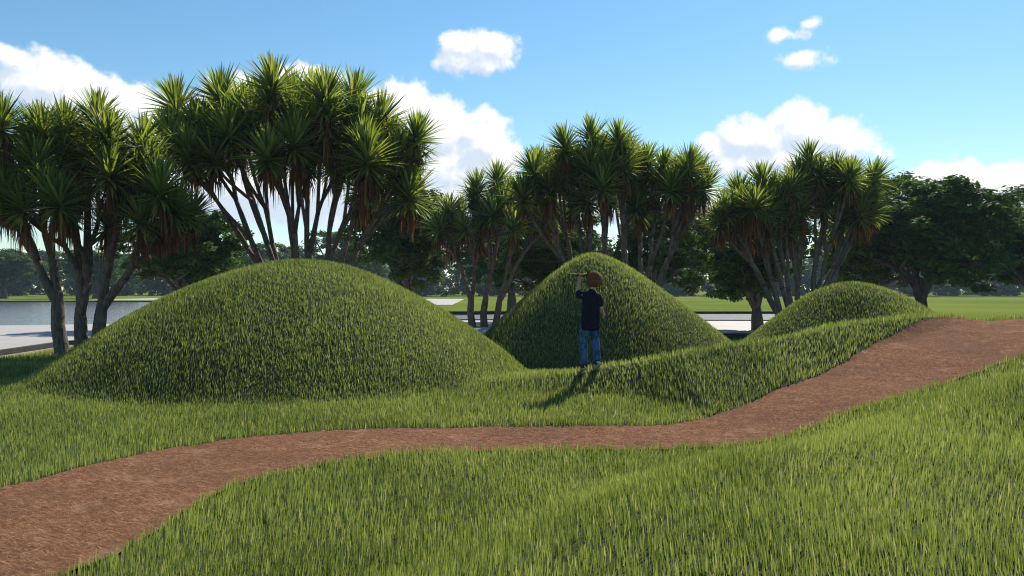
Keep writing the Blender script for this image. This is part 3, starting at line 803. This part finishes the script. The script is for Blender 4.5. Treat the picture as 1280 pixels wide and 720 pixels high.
    mo = MB(); c = fc + Vector((0, .076, -.044)); mo.tube([c + Vector((-.018, 0, .002)), c + Vector((0, .006, 0)), c + Vector((.018, 0, .002))], [.003, .006, .003], 6); mo.build('mouth', plain('lips', (.42, .17, .14), .5), body)
    # hair: cap low on the neck behind, cut higher over the face, in shallow locks
    hb = MB(); nu, nv = 48, 16; r = random.Random(4); c = Vector((0.068, 0.030, 1.098)); lock = [r.uniform(-1, 1) for _ in range(nu)]
    for j in range(nv + 1):
        for i in range(nu):
            az = 2 * math.pi * i / nu; front = max(0, math.sin(az))
            lim = R(52) if front < .15 else R(52) - (front - .15) / .85 * R(46)
            el = R(90) - (R(90) + lim * (1 + .06 * lock[i])) * j / nv
            k = 1 + 0.05 * lock[i] * (j / nv) + 0.025 * r.uniform(-1, 1) + 0.02 * math.sin(az * 5 + j * .5)
            hb.v.append(c + Vector((math.cos(el) * math.cos(az) * .085 * k, math.cos(el) * math.sin(az) * .098 * k, math.sin(el) * .095 * k)))
    for j in range(nv):
        for i in range(nu):
            a = j * nu + i; d = j * nu + (i + 1) % nu; hb.f.append((a, d, d + nu, a + nu))
    ho = hb.build('hair', hair_m, root); so_ = ho.modifiers.new('Solidify', 'SOLIDIFY'); so_.thickness = 0.016; so_.offset = -1
    # shirt: loose body, short sleeves, collar
    sm = MB()
    sm.tube([(0, 0, .475), (0, 0, .49), (.0, 0, .56), (.004, 0, .68), (.012, .003, .80), (.022, .006, .885), (.027, .01, .93), (.03, .012, .955), (.036, .015, .968)],
            [(.110, .085), (.128, .102), (.126, .100), (.119, .092), (.124, .092), (.128, .085), (.095, .066), (.058, .054), (.048, .048)], 24, up=Vector((0.02, 1, 0.03)))
    limb(sm, [(-.07, .012, .895, .056, .055), (-.105, .07, .912, .056, .054), (-.124, .125, .92, .054, .052)])
    limb(sm, [(.098, .006, .895, .056, .056), (.122, -.008, .84, .054, .055), (.132, -.018, .785, .050, .052)])
    fused(sm, 'shirt', shirt_m, root, 0.007, 6)
    jm = MB()
    limb(jm, [(0, 0, .56, .112, .090), (0, 0, .53, .112, .090)])
    limb(jm, [(-.052, .01, .55, .074, .078), (-.068, .036, .45, .067, .070), (-.082, .046, .34, .055, .058), (-.085, .03, .27, .055, .057), (-.088, .012, .18, .048, .052), (-.09, .0, .10, .047, .050), (-.09, -.002, .075, .050, .053)])
    limb(jm, [(.055, -.005, .55, .074, .078), (.066, .020, .46, .067, .070), (.072, .021, .36, .055, .058), (.070, -.015, .29, .055, .057), (.066, -.055, .21, .048, .052), (.063, -.082, .14, .047, .050), (.063, -.090, .118, .050, .053)])
    fused(jm, 'jeans', jeans_m, root, 0.008, 3)
    for heel, toe in (((-.09, -.035, .045), (-.095, .115, .022)), ((.062, -.125, .100), (.06, .01, .025))):
        h, t = Vector(heel), Vector(toe); d = (t - h); s = MB()
        s.tube([h - d * .12, h, h + d * .35, h + d * .75, t, t + d * .08], [(.018, .02), (.036, .040), (.036, .036), (.038, .026), (.032, .022), (.012, .010)], 12)
        sh = s.build('shoe', shoe_m, root)
        u = MB(); n = Vector((0, -d.z, d.y)).normalized() * -.028
        u.tube([h + n - d * .16, h + n, h + n + d * .4, h + n + d * .8, t + n * .8 + d * .04, t + n * .8 + d * .12], [(.022, .010), (.040, .014), (.038, .013), (.042, .013), (.036, .012), (.012, .008)], 12)
        u.build('sole', sole_m, sh)
    return root
boy = build_boy()

def toy_plane(boy):
    m = plain('brown_wood', (0.13, 0.042, 0.020), 0.8, 0.1, 0.3, 20)
    M = Matrix.Translation(boy.location) @ Matrix.Rotation(boy.rotation_euler.z, 4, 'Z') @ Matrix.Diagonal((*boy.scale, 1))
    p = M @ Vector((-.062, .19, 1.15))
    root = empty('toy_glider', p, R(8) + R(24)); tag(root, 'thin brown toy glider held up in the hand of the boy', 'toy')
    f = MB(); f.tube([(0, -.16, 0), (0, -.05, .004), (0, .10, .004), (0, .17, 0)], [(.006, .007), (.010, .012), (.013, .014), (.006, .007)], 8); f.build('body', m, root)
    w = MB()
    for y0, y1, sp, z, th in ((.01, .085, .20, .018, .007), (-.155, -.11, .075, .008, .005)):
        b = len(w.v)
        for s, k in ((-1, .7), (0, 1), (1, .7)):
            yc, hh = (y0 + y1) / 2, (y1 - y0) / 2 * k
            for (yy, zz) in ((yc - hh, 0), (yc, th), (yc + hh, 0), (yc, -th * .4)): w.v.append(Vector((s * sp, yy, z + zz + abs(s) * .012)))
        for s in range(2):
            for k in range(4): a = b + s * 4 + k; c = b + s * 4 + (k + 1) % 4; w.f.append((a, c, c + 4, a + 4))
        w.f += [(b, b + 1, b + 2, b + 3), (b + 11, b + 10, b + 9, b + 8)]
    w.build('wing', m, root, False)
    fin = MB(); fin.box((0, -.135, .028), (.005, .045, .05)); fin.build('tail_fin', m, root, False)
toy_plane(boy)
